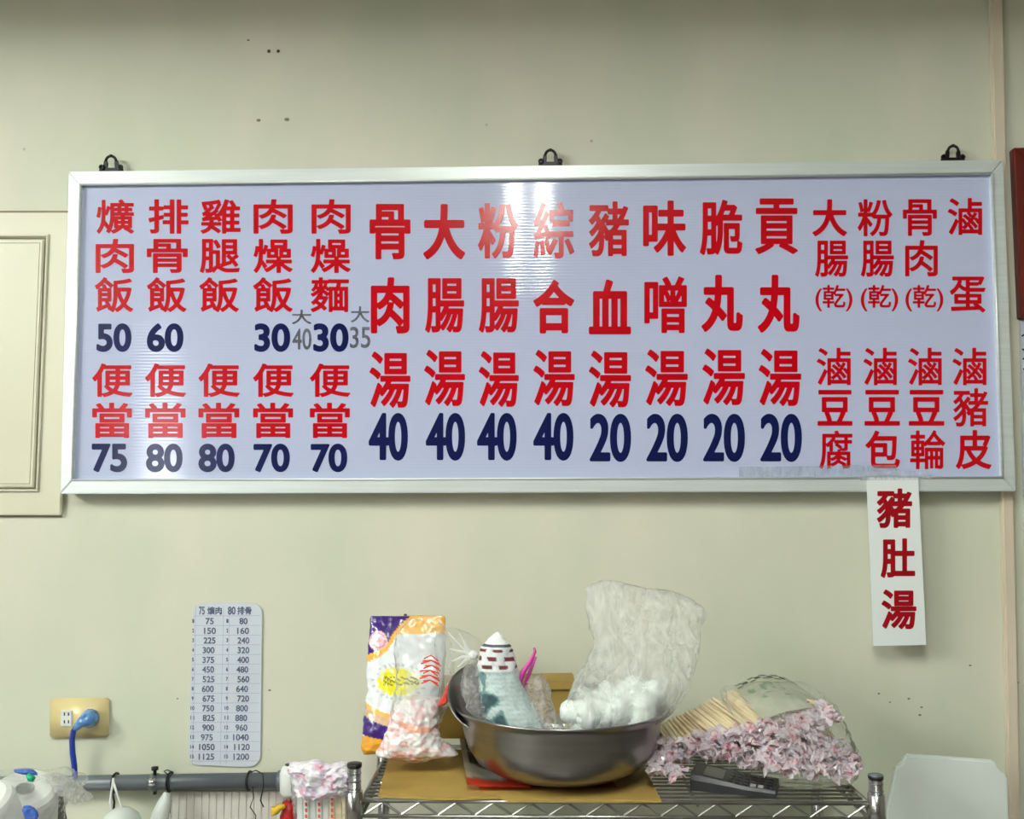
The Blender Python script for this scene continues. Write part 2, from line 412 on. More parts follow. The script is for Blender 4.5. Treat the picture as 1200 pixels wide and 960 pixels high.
# screw holes and scars in the plaster
for (x, y, r, n_) in ((315,60,2.1,'screw_hole'), (326,60,2.1,'screw_hole'), (303,141,1.8,'dent'), (336,140,2.0,'dent'), (291,47,1.2,'dent'), (475,721.5,2.2,'screw_hole'), (1065,819,1.1,'dent'), (1080,829,1.0,'dent'), (1078,838,1.2,'dent'), (1137,780,1.1,'dent'), (1030,813,1.0,'dent'), (1043,823,.8,'dent'), (316,809,1.1,'dent'), (208,819,.8,'dent'), (1192,800,1.3,'dent')):
    c = P(x, y, -.0008); b = bmesh.new(); bmesh.ops.create_icosphere(b, subdivisions=2, radius=r/600)
    for v in b.verts: v.co = Vector((v.co.x*(1.0 if n_ == 'screw_hole' else 1.5), v.co.y*.25, v.co.z)) + c
    obj(n_, b, M['slot'] if n_ == 'screw_hole' else M['cablegap'], wall)

# ceiling lamps: twin tubes
def lamp(x, y0, y1, z, label, along='y', e='tube'):
    t = thing('ceiling_lamp', label, 'lamp', (x, (y0+y1)/2, z+.1), 'twin tube ceiling lamps')
    obj('housing', box_bm((x-.09, y0-.03, z+.03), (x+.09, y1+.03, ZC), .01), M['white'], t)
    for s in (-1, 1):
        obj('tube', tube_bm([(x+s*.058, y0, z), (x+s*.058, y1, z)], .013, 12), M[e], t, smooth=False)
M['tube'] = emit('fluorescent tube', (.97,1.0,.93,1), TUBE_E)
lamp(0.0, -2.55, -1.35, 2.74, 'twin tube ceiling lamp straight above the viewer')
lamp(-2.45, -2.75, -1.55, 2.74, 'twin tube ceiling lamp left of the viewer')
lamp(-3.1, -4.4, -3.2, 2.74, 'twin tube ceiling lamp far behind the viewer by the left wall')
lamp(-2.95, -2.75, -1.55, 2.74, 'added twin tube fill lamp against the left wall')  # extra lamp out of view, added to brighten the left side

# ------------------------------------------------------------ cabinet door in the wall at left
cb = thing('wall_cabinet', 'cream flush cupboard door in the wall left of the menu board', 'cabinet', P(-40, 420, 0))
YC = -.012
def quad(x0,y0,x1,y1,Y, dx0=0, dx1=0): return [P(x0,y0,Y), P(x1,y0,Y), P(x1+dx1,y1,Y), P(x0+dx0,y1,Y)]
obj('door_frame', prism_bm(quad(-160,249,86,604,YC,0,-15), .012, .002), M['cabinet'], cb)
obj('joint', prism_bm(quad(-162,247,87,606,-.003,0,-15), .0025), M['cablegap'], cb)
dr = obj('door', prism_bm(quad(-130,281,51,571,YC-.007,0,-12), .007, .002), M['cabinet'], cb)
def ring_px(x0,y0,x1,y1,Y,r,dx1): 
    q = quad(x0,y0,x1,y1,Y,0,dx1); return tube_bm(q+[q[0]], r, 8)
obj('bead', ring_px(-134,276,56,575,YC-.002,.0035,-12), M['cabinet'], cb, True)
obj('bead', ring_px(-131,279,53,572,YC-.0035,.0014,-12), M['cablegap'], cb, True)
obj('door_groove', ring_px(-126,285,47,567,YC-.0062,.0012,-12), M['cablegap'], cb, True)

# ------------------------------------------------------------ the menu board
YF = -.045
bd = thing('menu_board', 'long lavender menu board with red and navy lettering in an aluminium frame', 'menu board', P(630, 577, -.02))
O = [P(80.5,201,YF), P(1176,187,YF), P(1191,576,YF), P(70.5,579,YF)]
I = [P(95,217,YF), P(1161.5,204,YF), P(1174,559,YF), P(85.5,562,YF)]
for k in range(4):
    k2 = (k+1)%4
    g1 = (O[k2]-O[k]).normalized()*.0004
    obj('frame_rail', prism_bm([O[k]+g1, O[k2]-g1, I[k2]-g1, I[k]+g1], .04, .0018), M['alu'], bd)
    # inner bead of the rail
    obj('rail_bead', tube_bm([I[k]*.96+O[k]*.04+Vector((0,-.001,0)), I[k2]*.96+O[k2]*.04+Vector((0,-.001,0))], .0022, 8), M['alu'], bd, True)
YP = -.037
obj('panel', prism_bm([P(92,214,YP), P(1164,200,YP), P(1177,562,YP), P(83,565,YP)], .006), M['panel'], bd)
obj('back_panel', prism_bm([P(84,205,-.012), P(1173,192,-.012), P(1187,573,-.012), P(75,576,-.012)], .006), M['grey'], bd)
# ornamental hangers on the top rail
for hx, hy in ((130,200), (645,193), (1117,188)):
    h = obj('hanger', prism_bm([P(hx-14,hy,-.02), P(hx-13,hy-5,-.02), P(hx-9,hy-7,-.02), P(hx-8,hy-12,-.02), P(hx-5,hy-12,-.02),
        P(hx-4,hy-9,-.02), P(hx-4.5,hy-3.5,-.02), P(hx+4.5,hy-3.5,-.02), P(hx+4,hy-9,-.02), P(hx+5,hy-12,-.02), P(hx+8,hy-12,-.02), P(hx+9,hy-7,-.02),
        P(hx+13,hy-5,-.02), P(hx+14,hy,-.02)], .004), M['black'], bd)
    arc = [P(hx-6*math.cos(a*math.pi/8), hy-11-6*math.sin(a*math.pi/8), -.02) for a in range(9)]
    obj('loop', tube_bm(arc, .0028, 8), M['black'], h, True)
    for s in (-1, 1):
        obj('curl', tube_bm([P(hx+s*11+2.6*math.cos(a*math.pi/4), hy-4+2.6*math.sin(a*math.pi/4), -.022) for a in range(9)], .0016, 6), M['black'], h, True)
    obj('screw', tube_bm([P(hx,hy-15.5,-.022), P(hx,hy-19,-.024)], .0028, 8), M['black'], h, True)

YT = YP-.0005
T = []   # (text, x0, y0, x1, y1, fatten px, material)
R1, R2, R3 = .95, 1.35, .75
for ch, x0, x1 in (('爌',113,157),('排',174,221),('雞',235,282),('肉',297,343),('肉',365,411)): T.append((ch,x0,233.5,x1,274,R1,'red'))
for ch, x0, x1 in (('肉',112,157),('骨',172,220),('腿',234,281),('燥',297,343),('燥',364,411)): T.append((ch,x0,280,x1,320,R1,'red'))
for ch, x0, x1 in (('飯',111,156),('飯',172,218.5),('飯',233.5,280),('飯',296.5,343),('麵',364,409)): T.append((ch,x0,325,x1,366,R1,'red'))
for ch, x0, x1 in (('50',113,154),('60',172,215),('30',298,340),('30',367,408.5)): T.append((ch,x0,379,x1,412.5,1.5,'navy'))
for x0, x1 in ((108,155),(170,218),(232.5,281),(296.5,344),(363,410.5)):
    T.append(('便',x0,426,x1,465.5,R1,'red')); T.append(('當',x0,472,x1-.5,513.5,R1,'red'))
for ch, x0, x1 in (('75',107.5,149),('80',171,214),('80',232.5,275),('70',297,339.6),('70',364,407)): T.append((ch,x0,520,x1,553.5,1.5,'navy'))
mid = [('骨',433,239,481,304,1.6),('大',496,239,545,304,2.3),('粉',560,238,607.5,303,1.5),('綜',625,237,673,303,1.2),
    ('豬',690,236,737,300.5,1.3),('味',753.5,235,804,300,1.7),('脆',820,234,870,299,1.4),('貢',885,232.5,935,298,1.5),
    ('肉',434.5,325,480,391,1.9),('腸',498,326,544,390,1.4),('腸',561,326,608,390,1.4),('合',625,328,673,391,2.1),
    ('血',690,327.5,739.5,392,2.1),('噌',755,324,805,390.5,1.4),('丸',822,322,870.6,389,2.2),('丸',888,322,937,390,2.2)]
for a in mid: T.append((*a, 'red'))
for x0, y0, x1, y1 in ((433,412,481,478),(497,410,545,476),(561,411.5,608,477),(625,410,673.6,476),(690,411,739.5,477.5),(756,409.6,806,476),(823,408.5,873,475),(889,409,939,476)):
    T.append(('湯',x0,y0,x1,y1,1.45,'red'))
for x0, x1 in ((432,478),(499,545),(559,605.5),(625,672)): T.append(('40',x0,484,x1,540,1.7,'navy'))
for x0, x1 in ((691,739.5),(757.5,806),(824,873),(891,939.7)): T.append(('20',x0,485,x1,541.5,1.8,'navy'))
for ch, x0, y0, x1, y1 in (('大',952,233.5,992.5,277),('粉',1005,233.5,1046,277),('骨',1058,233.5,1098,276.5),('滷',1110.6,232,1151,275.5),
    ('腸',955,282,994,324.5),('腸',1008.7,282,1047.6,324.5),('肉',1060.7,281.5,1099,324),('蛋',1113,324,1155,366.5)):
    T.append((ch,x0,y0,x1,y1,1.3 if ch in '大' else .85,'red'))
for x0, x1 in ((955.5,999),(1008.7,1052.5),(1061,1105.5)): T.append(('(乾)',x0,334,x1,365,.45,'red'))
for x0, x1 in ((957,997),(1011.7,1051),(1064,1103.6),(1116,1156)): T.append(('滷',x0,407.5,x1,451.7,R3,'red'))
for ch, x0, y0, x1, y1 in (('豆',958,457,999,499),('豆',1013,457,1054.6,499),('豆',1065,457,1106.6,499),('豬',1117,455,1158,500),
    ('腐',960,504.6,999,550),('包',1014,504.6,1054.6,549),('輪',1066.5,504.2,1107.8,550),('皮',1120,504,1162,550)):
    T.append((ch,x0,y0,x1,y1,R3 if ch in '腐輪豬' else 1.1,'red'))
for ch, x0, y0, x1, y1, d, m in T:
    lettering(ch, x0, y0, x1, y1, YT, d, M[m], bd, 'price' if m == 'navy' else 'character')
for ch, x0, y0, x1, y1 in (('大',342,363,365,380),('40',342.5,385,365,410),('大',411,359,433,378),('35',410,383,434,408)):
    lettering(ch, x0, y0, x1, y1, YT, .35, M['marker'], bd, 'handwriting')
obj('tape', prism_bm([P(866,547,YT-.0006), P(1050,545,YT-.0006), P(1052,559,YT-.0006), P(866,559,YT-.0006)], .0003), M['tape'], bd)

# the added paper strip below
YS = YF-.0035
st = obj('menu_strip', prism_bm([P(1015.5,560,YS), P(1076,560,YS), P(1085.5,756,YS), P(1023.5,757,YS)], .0015), M['paper'])
tag(st, 'narrow white paper strip with three dark red characters hanging from the menu board', 'sign')
for ch, x0, y0, x1, y1 in (('豬',1027.5,572.5,1069,619),('肚',1032,631,1072.5,677.5),('湯',1033,691,1074,737.5)):
    lettering(ch, x0, y0, x1, y1, YS-.0004, 1.35, M['deepred'], st, 'character')
obj('tape', prism_bm([P(1008,553,YS-.0006), P(1092,552,YS-.0006), P(1092,562,YS-.0006), P(1008,563,YS-.0006)], .0003), M['tape'], st)

# framed picture and notice at right edge
fr = thing('picture_frame', 'red brown wooden frame on the wall at the right edge', 'picture frame', P(1230, 372, -.01))
a = [P(1188,173,-.02), P(1290,171,-.02), P(1294,372,-.02), P(1197,373,-.02)]; b_ = [P(1203,188,-.02), P(1275,187,-.02), P(1279,357,-.02), P(1210,358,-.02)]
for k in range(4):
    k2 = (k+1)%4; obj('frame_rail', prism_bm([a[k], a[k2], b_[k2], b_[k]], .02, .002), M['wood'], fr)
obj('mount', prism_bm([P(1200,186,-.008), P(1278,185,-.008), P(1282,360,-.008), P(1206,360,-.008)], .006), M['paper'], fr)
nt_ = obj('notice', prism_bm([P(1196,376,-.006), P(1300,376,-.006), P(1305,640,-.006), P(1201,640,-.006)], .005), M['card'])
tag(nt_, 'pale paper notice with blue handwriting under the red brown frame', 'notice')
for k, y in enumerate((394,409,421,432)):
    b = tube_bm([P(1197.5+k*.6,y,-.0068), P(1202+k*.6,y+(3 if k%2 else -3),-.0068), P(1207,y+2,-.0068)], .0016, 6)
    obj('handwriting', b, M['navy'], nt_, True)

# ------------------------------------------------------------ laminated price table
pc = [(221,714,'')]
outl = []
def rc(cx, cy, r, a0, a1):
    for i in range(7):
        a = math.radians(a0+(a1-a0)*i/6); outl.append((cx+r*math.cos(a), cy-r*math.sin(a)))
rc(239,720,13,180,90); rc(295,719,12,90,0); rc(291,885,14,0,-90); rc(233,885,12,-90,-180)
YK = -.004
pt = obj('price_table', prism_bm([P(x,y,YK) for x,y in outl], .0015), M['card'])
pt.parent = None
tag(pt, 'white laminated card of handwritten multiples taped to the wall below the board', 'price list')
def linebar(x0,y0,x1,y1,w,Y,m,parent,name):
    A, B = P(x0,y0,Y), P(x1,y1,Y); t = (B-A).normalized(); s = Vector((-t.z,0,t.x))*w/2
    bm = bmesh.new(); bm.faces.new([bm.verts.new(p) for p in (A+s,B+s,B-s,A-s)]); return obj(name, bm, m, parent)
for k in range(16):
    y = 722+k*11.35; linebar(227-k*.3,y,305.5-k*.1,y-.3,.0009,YK-.0003,M['rule'],pt,'ruled_line')
for x in (229.5,262,269): linebar(x,710,x-4,896,.0008,YK-.0003,M['rule'],pt,'ruled_line')
for ch,x0,x1 in (('75',233,240),('爌肉',243,260),('80',267,276),('排骨',278,295)):
    lettering(ch,x0,711,x1,720.5,YK-.0005,.3,M['ink'],pt,'handwriting')
for k in range(15):
    y = 724.3+k*11.35; sh = -.35*k
    for txt, xc in ((str(75*(k+1)), 246), (str(80*(k+1)), 286)):
        hw = 2.2*len(txt)+.4; j = random.uniform(-1,1)
        lettering(txt, xc-hw+sh*.7+j, y, xc+hw+sh*.7+j, y+7.6, YK-.0005, .28, M['ink'], pt, 'handwriting')
    for xc in (226.5, 266.5):
        hw = 1.1*len(str(k+1)); lettering(str(k+1), xc-hw+sh*.3, y+1.2, xc+hw+sh*.3, y+5.8, YK-.0005, .2, M['ink'], pt, 'handwriting')

# ------------------------------------------------------------ outlet, plug and cable
ol = thing('wall_socket', 'yellowed double wall socket left of the laminated card', 'socket', P(92, 866, 0))
obj('plate', prism_bm([P(57.5,819.5,-.01), P(126.5,818.5,-.01), P(126,865,-.01), P(57,866,-.01)], .01, .004), M['outlet'], ol, True)
sk = obj('socket_insert', prism_bm([P(71,833,-.013), P(84,833,-.013), P(84,851.5,-.013), P(71,851.5,-.013)], .006, .001), M['white'], ol)
for y in (837, 846):
    for x in (74.6, 79.4): obj('slot', prism_bm([P(x,y-1.8,-.0135), P(x+1.5,y-1.8,-.0135), P(x+1.5,y+2,-.0135), P(x,y+2,-.0135)], .001), M['slot'], sk)
obj('socket_insert', prism_bm([P(98,833,-.013), P(112,833,-.013), P(112,851.5,-.013), P(98,851.5,-.013)], .006, .001), M['white'], ol)
pl = thing('power_plug', 'pale blue plug with dark blue cable in the yellowed wall socket', 'plug', P(104, 845, -.03))
obj('plug_body', tube_bm([P(106,842,-.014), P(105,842,-.03), P(101,844,-.042), P(94,848,-.046), P(88,854,-.044)], [.017,.018,.014,.009,.006], 14), M['plug'], pl, True)
obj('cable', tube_bm([P(90,851,-.044), P(86,857,-.043), P(84.5,868,-.04), P(85,882,-.036), P(87,897,-.034), P(88,910,-.033), P(86,917,-.033), P(80,921,-.035), P(60,925,-.04)], .0052, 12), M['blue'], pl, True)

# ------------------------------------------------------------ grey pipe with fittings
pp = thing('water_pipe', 'grey pipe running along the wall under the laminated card', 'pipe', P(200, 920, -.02))
YPp = -.028
obj('pipe', tube_bm([P(-60,920.5,YPp), P(331,914.5,YPp)], .0145, 20), M['grey'], pp, True)
for x in (181,): 
    obj('clamp', tube_bm([P(x-4,917.2,YPp), P(x+4,917,YPp)], .0165, 20), M['grey'], pp, True)
    obj('bolt', tube_bm([P(x+.5,899,-.035), P(x+.5,908,-.035)], .0035, 8), M['black'], pp, True)
    obj('bolt_head', tube_bm([P(x+.5,899,-.035), P(x+.5,902.5,-.035)], .0068, 8), M['black'], pp, True)
    obj('bolt', tube_bm([P(x+.5,926,-.035), P(x+.5,931,-.035)], .0035, 8), M['black'], pp, True)
    b = bmesh.new(); bmesh.ops.create_icosphere(b, subdivisions=2, radius=.0085); shift(b, P(x-3,917,-.046)); obj('bolt_cap', b, M['chrome'], pp, True)
for x in (135, 199, 292):
    arc = [Vector((P(x,917.5-(x-100)*.012,YPp).x + .001*math.sin(a), YPp+.0175*math.cos(a*math.pi/6), P(x,917.8-(x-100)*.012,YPp).z+.0175*math.sin(a*math.pi/6))) for a in range(13)]
    obj('wire_tie', tube_bm(arc, .0022, 6, caps=False), M['black'], pp, True)
obj('wire_tie', tube_bm([P(197,908,-.048), P(192,904,-.048), P(196,902.5,-.048), P(203,905,-.048), P(198,912,-.05), P(198,926,-.05), P(200,940,-.05), P(199,953,-.05)], .0012, 6), M['black'], pp, True)
obj('wire_tie', tube_bm([P(294,905,-.048), P(300,903,-.048), P(308,907,-.05), P(309,922,-.05), P(305,938,-.05), P(309,946,-.05)], .0011, 6), M['black'], pp, True)
obj('wire_tie', tube_bm([P(296,922,-.05), P(297,935,-.05), P(293,946,-.05), P(300,956,-.05), P(298,970,-.05)], .0009, 6), M['black'], pp, True)
obj('end_cap', tube_bm([P(326,914.5,YPp), P(334,914.3,YPp)], .018, 20), M['grey'], pp, True)
# ribbed panel below the pipe
rp = bmesh.new(); xs = 34
for i in range(xs):
    x0 = 190+i*4.4; box_bm((P(x0,950,-.02).x, -.010-(.0015 if i%2 else 0), .80), (P(x0+4.4,950,-.02).x, -.004, P(x0,928,-.01).z), bm=rp)
tag(obj('ribbed_panel', rp, M['cloth']), 'cream ribbed splash panel on the wall below the grey pipe', 'panel')
# utensils hung from the pipe
u = thing('ladle', 'milky plastic ladle hanging from the grey pipe beside the clamp', 'ladle', P(192,960,-.06))
obj('handle', tube_bm([P(196,929,-.05), P(193,940,-.055), P(188,955,-.06), P(184,975,-.06)], [.006,.012,.016,.018], 14), M['tub'], u, True)
obj('ladle_bowl', shift(lathe_bm([(0,-.03),(.02,-.027),(.035,-.01),(.038,0),(.036,0),(.03,-.012),(0,-.026)], 32), P(178,985,-.07)), M['tub'], u, True)
u = thing('strainer', 'white domed strainer hung on looped cords under the pipe', 'strainer', P(142,960,-.06))
obj('dome', shift(lathe_bm([(0,.018),(.016,.015),(.03,.004),(.037,-.012),(.035,-.013),(.028,.0),(0,.014)], 32), P(143,958,-.06)), M['tub'], u, True)
obj('cord', tube_bm([P(133,912,-.05), P(131,925,-.05), P(129,940,-.055), P(131,952,-.06)], .0022, 6), M['white'], u, True)
obj('cord', tube_bm([P(132,914,-.05), P(137,930,-.055), P(141,942,-.058), P(143,950,-.06)], .0022, 6), M['white'], u, True)
obj('cord', tube_bm([P(131,925,-.05), P(134,940,-.05), P(133,952,-.055)], .002, 6), M['black'], u, True)
# fitting and red valve at the pipe end
vt = thing('water_filter', 'small translucent filter fitting with a dark cap at the pipe end', 'fitting', P(342, 932, -.045))
obj('housing', shift(lathe_bm([(0,-.03),(.012,-.03),(.0185,-.022),(.0195,.012),(.015,.024),(.006,.028),(0,.028)], 28), P(340,914,-.05)), M['white'], vt, True)
obj('cap', tube_bm([P(340,900,-.05), P(340,895.5,-.05)], [.0075,.0095], 14), M['black'], vt, True)
obj('neck', tube_bm([P(339,929,-.05), P(339,941,-.05)], .006, 12), M['chrome'], vt, True)
vv = thing('valve', 'red valve with a yellow lever below the filter fitting', 'valve', P(338, 960, -.05))
obj('body', tube_bm([P(338,940,-.05), P(338,950,-.05), P(338,956,-.05), P(338,985,-.05)], [.011,.012,.016,.016], 16), M['valve_red'], vv, True)
obj('lever', tube_bm([P(334,945,-.07), P(328,946,-.07), P(323,950,-.07), P(320,953,-.07), P(321,946,-.07)], [.004,.006,.008,.007,.005], 10), M['valve_yel'], vv, True)

# ------------------------------------------------------------ counter below the frame (carries the rack, tub and bags)
ZK = .84
ct = thing('counter', 'steel counter below the picture carrying the wire rack', 'counter', (0, -.3, 0))
obj('top', box_bm((-1.3, -.56, ZK-.04), (1.15, -.004, ZK), .004), M['steel'], ct)
for x in (-1.25, 1.1):
    for y in (-.5, -.05): obj('leg', box_bm((x-.02, y-.02, 0), (x+.02, y+.02, ZK-.04)), M['chrome'], ct)

# ------------------------------------------------------------ chrome wire rack
ZS = CAM.z-.466        # top of the shelf deck
YFR, YRE = PZ(720,938.5,ZS).y, -.105
rk = thing('wire_rack', 'chrome wire shelf rack with a zigzag front edge against the wall', 'rack', (0.1, -.28, ZK))
XA, XB = PZ(425,935,ZS).x, PZ(1019,941,ZS).x
PXL, PXR = P(415,930,YFR).x, P(1027,935,YFR).x
nW = 17
for i in range(nW):
    y = YFR+.006+(YRE-YFR-.012)*i/(nW-1)
    obj('deck_wire', tube_bm([(XA,y,ZS-.002), (XB,y,ZS-.002)], .0019, 6), M['wire'], rk, True)
for i in range(4):
    x = XA+(XB-XA)*(i+.02)/3.04
    obj('cross_wire', tube_bm([(x,YFR,ZS-.006), (x,YRE,ZS-.006)], .0028, 6), M['wire'], rk, True)
for y in (YFR, YRE):
    for z in (ZS-.002, ZS-.024): obj('edge_wire', tube_bm([(XA-.006,y,z), (XB+.006,y,z)], .0031, 8), M['wire'], rk, True)
    nz = 27; z = [( XA+.004+(XB-XA-.008)*k/nz, y, ZS-.004 if k%2 else ZS-.022) for k in range(nz+1)]
    obj('zigzag_wire', tube_bm(z, .0022, 6), M['wire'], rk)
for x in (XA, XB):
    for zz in (ZS-.002, ZS-.024): obj('side_wire', tube_bm([(x,YFR,zz), (x,YRE,zz)], .003, 8), M['wire'], rk, True)
    z = [(x, YFR+(YRE-YFR)*k/16, ZS-.004 if k%2 else ZS-.022) for k in range(17)]
    obj('zigzag_wire', tube_bm(z, .002, 6), M['wire'], rk)
for x, zt in ((PXL, P(415,897,YFR).z), (PXR, P(1021,911,YFR).z)):
    for y in (YFR, YRE):
        z1 = zt if y == YFR else ZS+.028
        po = obj('post', tube_bm([(x,y,ZK), (x,y,z1)], .0105, 20), M['chrome'], rk, True)
        obj('post_cap', tube_bm([(x,y,z1-.002), (x,y,z1+.003)], .0111, 20), M['black'], po, True)
        obj('collar', tube_bm([(x,y,ZS-.05), (x,y,ZS+.012), (x,y,ZS+.013)], [.0138,.0126,.0108], 20), M['chrome'], po, True)
        for g in range(3): obj('groove', tube_bm([(x,y,ZS+.016+g*.011), (x,y,ZS+.0175+g*.011)], .0108, 20), M['grey'], po, True)

# cardboard on the shelf, box behind the bowl
cm_ = prism_bm([PZ(*a, ZS+.004)+Vector((0,0,0)) for a in ()] or [Vector((0,0,0)),Vector((1,0,0)),Vector((0,0,1))], .1); cm_.free()
mp_ = [PZ(443,932,ZS+.004), PZ(520,935.5,ZS+.005), PZ(588,934,ZS+.006), PZ(596,937.5,ZS+.005), PZ(775,938,ZS+.004), PZ(757,903,ZS+.004), PZ(745,880,ZS+.004), PZ(458,878,ZS+.004)]
bm = bmesh.new(); va = [bm.verts.new(p) for p in mp_]; vb = [bm.verts.new(p-Vector((0,0,.0035))) for p in mp_]
bm.faces.new(va); bm.faces.new(vb[::-1])
for i in range(len(va)): bm.faces.new((va[i], vb[i], vb[(i+1)%len(va)], va[(i+1)%len(va)]))
bmesh.ops.recalc_face_normals(bm, faces=bm.faces[:])
tag(obj('cardboard_sheet', bm, M['cardboard']), 'flat ochre cardboard sheet lying on the wire shelf under the bowl', 'cardboard')
bx = thing('cardboard_box', 'ochre cardboard box standing between the bowl and the wall', 'box', (P(595,868,-.15).x, -.13, ZS+.004))
q = [P(512,802,-.155), P(674,799,-.155), P(674,866,-.155), P(514,866,-.155)]
obj('box_body', prism_bm(q, .085, .002), M['cardboard'], bx)
obj('flap', prism_bm([P(514,803,-.158), P(672,800,-.158), P(671,808,-.16), P(516,811,-.16)], .003), M['cardboard'], bx)

# ------------------------------------------------------------ booklet under the bowl
def sheet(name, corners, nx, ny, m, colf, lift, parent=None, thick=.003, seed=3, amp=.002, freq=25):
    bm = bmesh.new(); lay = bm.verts.layers.float_color.new('Col'); g = []
    for j in range(ny+1):
        row = []
        for i in range(nx+1):
            u, v = i/nx, j/ny; p = (corners[0]*(1-u)+corners[1]*u)*(1-v)+(corners[3]*(1-u)+corners[2]*u)*v
            p = p + Vector((0,0,1))*(lift(u,v)+amp*noise.noise(p*freq+Vector((seed,0,0))))
            w_ = bm.verts.new(p); w_[lay] = (*colf(u,v), 1); row.append(w_)
        g.append(row)
    for j in range(ny):
        for i in range(nx): bm.faces.new((g[j][i], g[j][i+1], g[j+1][i+1], g[j+1][i]))
    r = bmesh.ops.solidify(bm, geom=bm.faces[:], thickness=thick)
    o = obj(name, bm, m, parent, True); return o
def nz(x, y, s): return noise.noise(Vector((x*s, y*s, 3.3)))
def bookcol(u, v):
    if v > .88: return (.75,.07,.03) if u < .42 else (.22,.03,.025)
    c = nz(u*3, v*2.2, 2.2)
    if u < .05 or v < .05: return (.62,.58,.45)
    return (.09,.055,.05) if c > -.08 else (.34,.24,.20) if c > -.18 else (.52,.52,.48)
zb = ZS+.006
bk = sheet('booklet', [PZ(536,868,zb), PZ(700,872,zb), PZ(722,929,zb), PZ(548,928,zb)], 60, 30, M['print_'], bookcol,
           lambda u,v: .007+.011*max(0,1-u*7)**2*(1-v)+.004*max(0,.12-u)*8, amp=.0022, freq=28, thick=.004)
tag(bk, 'crumpled printed booklet with a red edge squashed under the steel bowl', 'booklet')

# ------------------------------------------------------------ the steel bowl
BC = Vector((P(657.5,826,-.30).x, -.30, ZS+.0155)); BR, BH = .1715, .098
bw = thing('mixing_bowl', 'large stainless steel mixing bowl on the cardboard sheet', 'bowl', BC)
prof = [(0,0),(.095,0),(.115,.004),(.136,.017),(.150,.038),(.158,.063),(.1625,.088),(.166,BH-.003),(BR,BH),(BR+.001,BH+.002),(BR,BH+.004),(.164,BH+.002),(.1600,.088),(.1555,.063),(.1475,.038),(.134,.019),(.114,.006),(.094,.002),(0,.002)]
obj('bowl', shift(lathe_bm(prof, 96), BC), M['steel'], bw, True)
# small steel bowl tilted inside it
sb = lathe_bm([(0,0),(.03,0),(.05,.008),(.064,.03),(.067,.033),(.066,.034),(.062,.031),(.048,.0095),(.03,.002),(0,.002)], 56)
cb2 = P(572,819,-.32)
Rm = Matrix.Rotation(math.radians(-12),4,'Z') @ Matrix.Rotation(math.radians(28),4,'Y') @ Matrix.Rotation(math.radians(38),4,'X')
for v in sb.verts: v.co = Rm @ (v.co-Vector((0,0,.03))) + cb2
tag(obj('small_bowl', sb, M['steel'], smooth=True), 'small steel bowl tipped on its side at the left of the big bowl', 'bowl')

# newspaper cone in the bowl
def newscol(px, py, front):
    if py < 754: return (.85,.87,.88)
    if py < 757: return (.06,.07,.08)
    if py < 784:
        k = int((py-757)/9); c = math.sin((px-560)*.33+k*2.1)+.6*nz(px*.1,py*.4,1)
        r = (py-757)%9
        if 2.2 < r < 6.5 and c > -.25: return (.13,.015,.02)
        return (.70,.74,.76)
    t = nz(px*.05, py*.05, 1.3)*1.2 + (py-805)/70 + (575-px)/60
    t += .55*math.exp(-((px-572)/13)**2-((py-815)/22)**2)
    if int(py/2.6)%2 == 0 and nz(px*.9, py*.3, 1.) > -.05 and t < .3: return (.44,.55,.55)
    if t > .55: return (.04,.09,.10)
    if t > .25: return (.15,.27,.28)
    return (.55,.66,.66)
nc = pouch([(740,581,584,.004),(747,574,591,.018),(755,567,597,.03),(758,564,599,.035),(772,561,604,.042),(784,560,607,.046),(787,561,607,.046),(805,562,612,.05),(825,563,624,.052),(845,570,636,.055),(862,585,640,.05)],
           -.345, m=120, n=90, amp=.0035, freq=34, seed=4, colf=newscol, box=.9)
tag(obj('newspaper_cone', nc, M['news'], smooth=True), 'newspaper rolled into a white tipped cone standing in the steel bowl', 'newspaper')
# magenta tie
tw = thing('plastic_tie', 'magenta plastic tie sticking up out of the steel bowl', 'tie', P(612,812,-.34))
obj('strand', tube_bm([P(611,812,-.34), P(609,800,-.345), P(613,788,-.35), P(621,776,-.35), P(627,764,-.35), P(626,759,-.35)], [.003,.0045,.0045,.0035,.0025,.0018], 8), M['pink'], tw, True)
obj('strand', tube_bm([P(614,811,-.335), P(617,797,-.34), P(622,785,-.345), P(628,770,-.35)], [.002,.003,.003,.0016], 8), M['pink'], tw, True)
# crumpled clear bags in the bowl
tag(obj('clear_bag', pouch([(792,622,634,.01),(800,616,640,.03),(820,612,645,.05),(840,612,650,.06),(856,622,655,.05)], -.33, amp=.009, freq=40, seed=8), M['milky'], smooth=False),
    'small crumpled clear bag between the newspaper cone and the big bag', 'plastic bag')
lb = thing('knotted_bag', 'clear bag knotted with white tails at the left of the newspaper cone', 'plastic bag', P(552,840,-.33))
obj('bag_film', pouch([(768,552,558,.006),(778,548,562,.02),(795,543,566,.04),(815,543,572,.05),(835,552,590,.05),(848,565,605,.04)], -.335, amp=.009, freq=40, seed=12), M['milky'], lb, False)
for (x1,y1,x2,y2) in ((541,758,525,741),(543,764,527,761),(542,770,530,775),(546,757,538,742),(545,774,536,782)):
    obj('tail', tube_bm([P(556,769,-.335), P(x1,y1,-.34), P(x2,y2,-.34)], [.0035,.0022,.0009], 5), M['white'], lb)
b = bmesh.new(); bmesh.ops.create_icosphere(b, subdivisions=2, radius=.008); shift(b, P(555,768,-.34)); obj('knot', b, M['white'], lb, True)

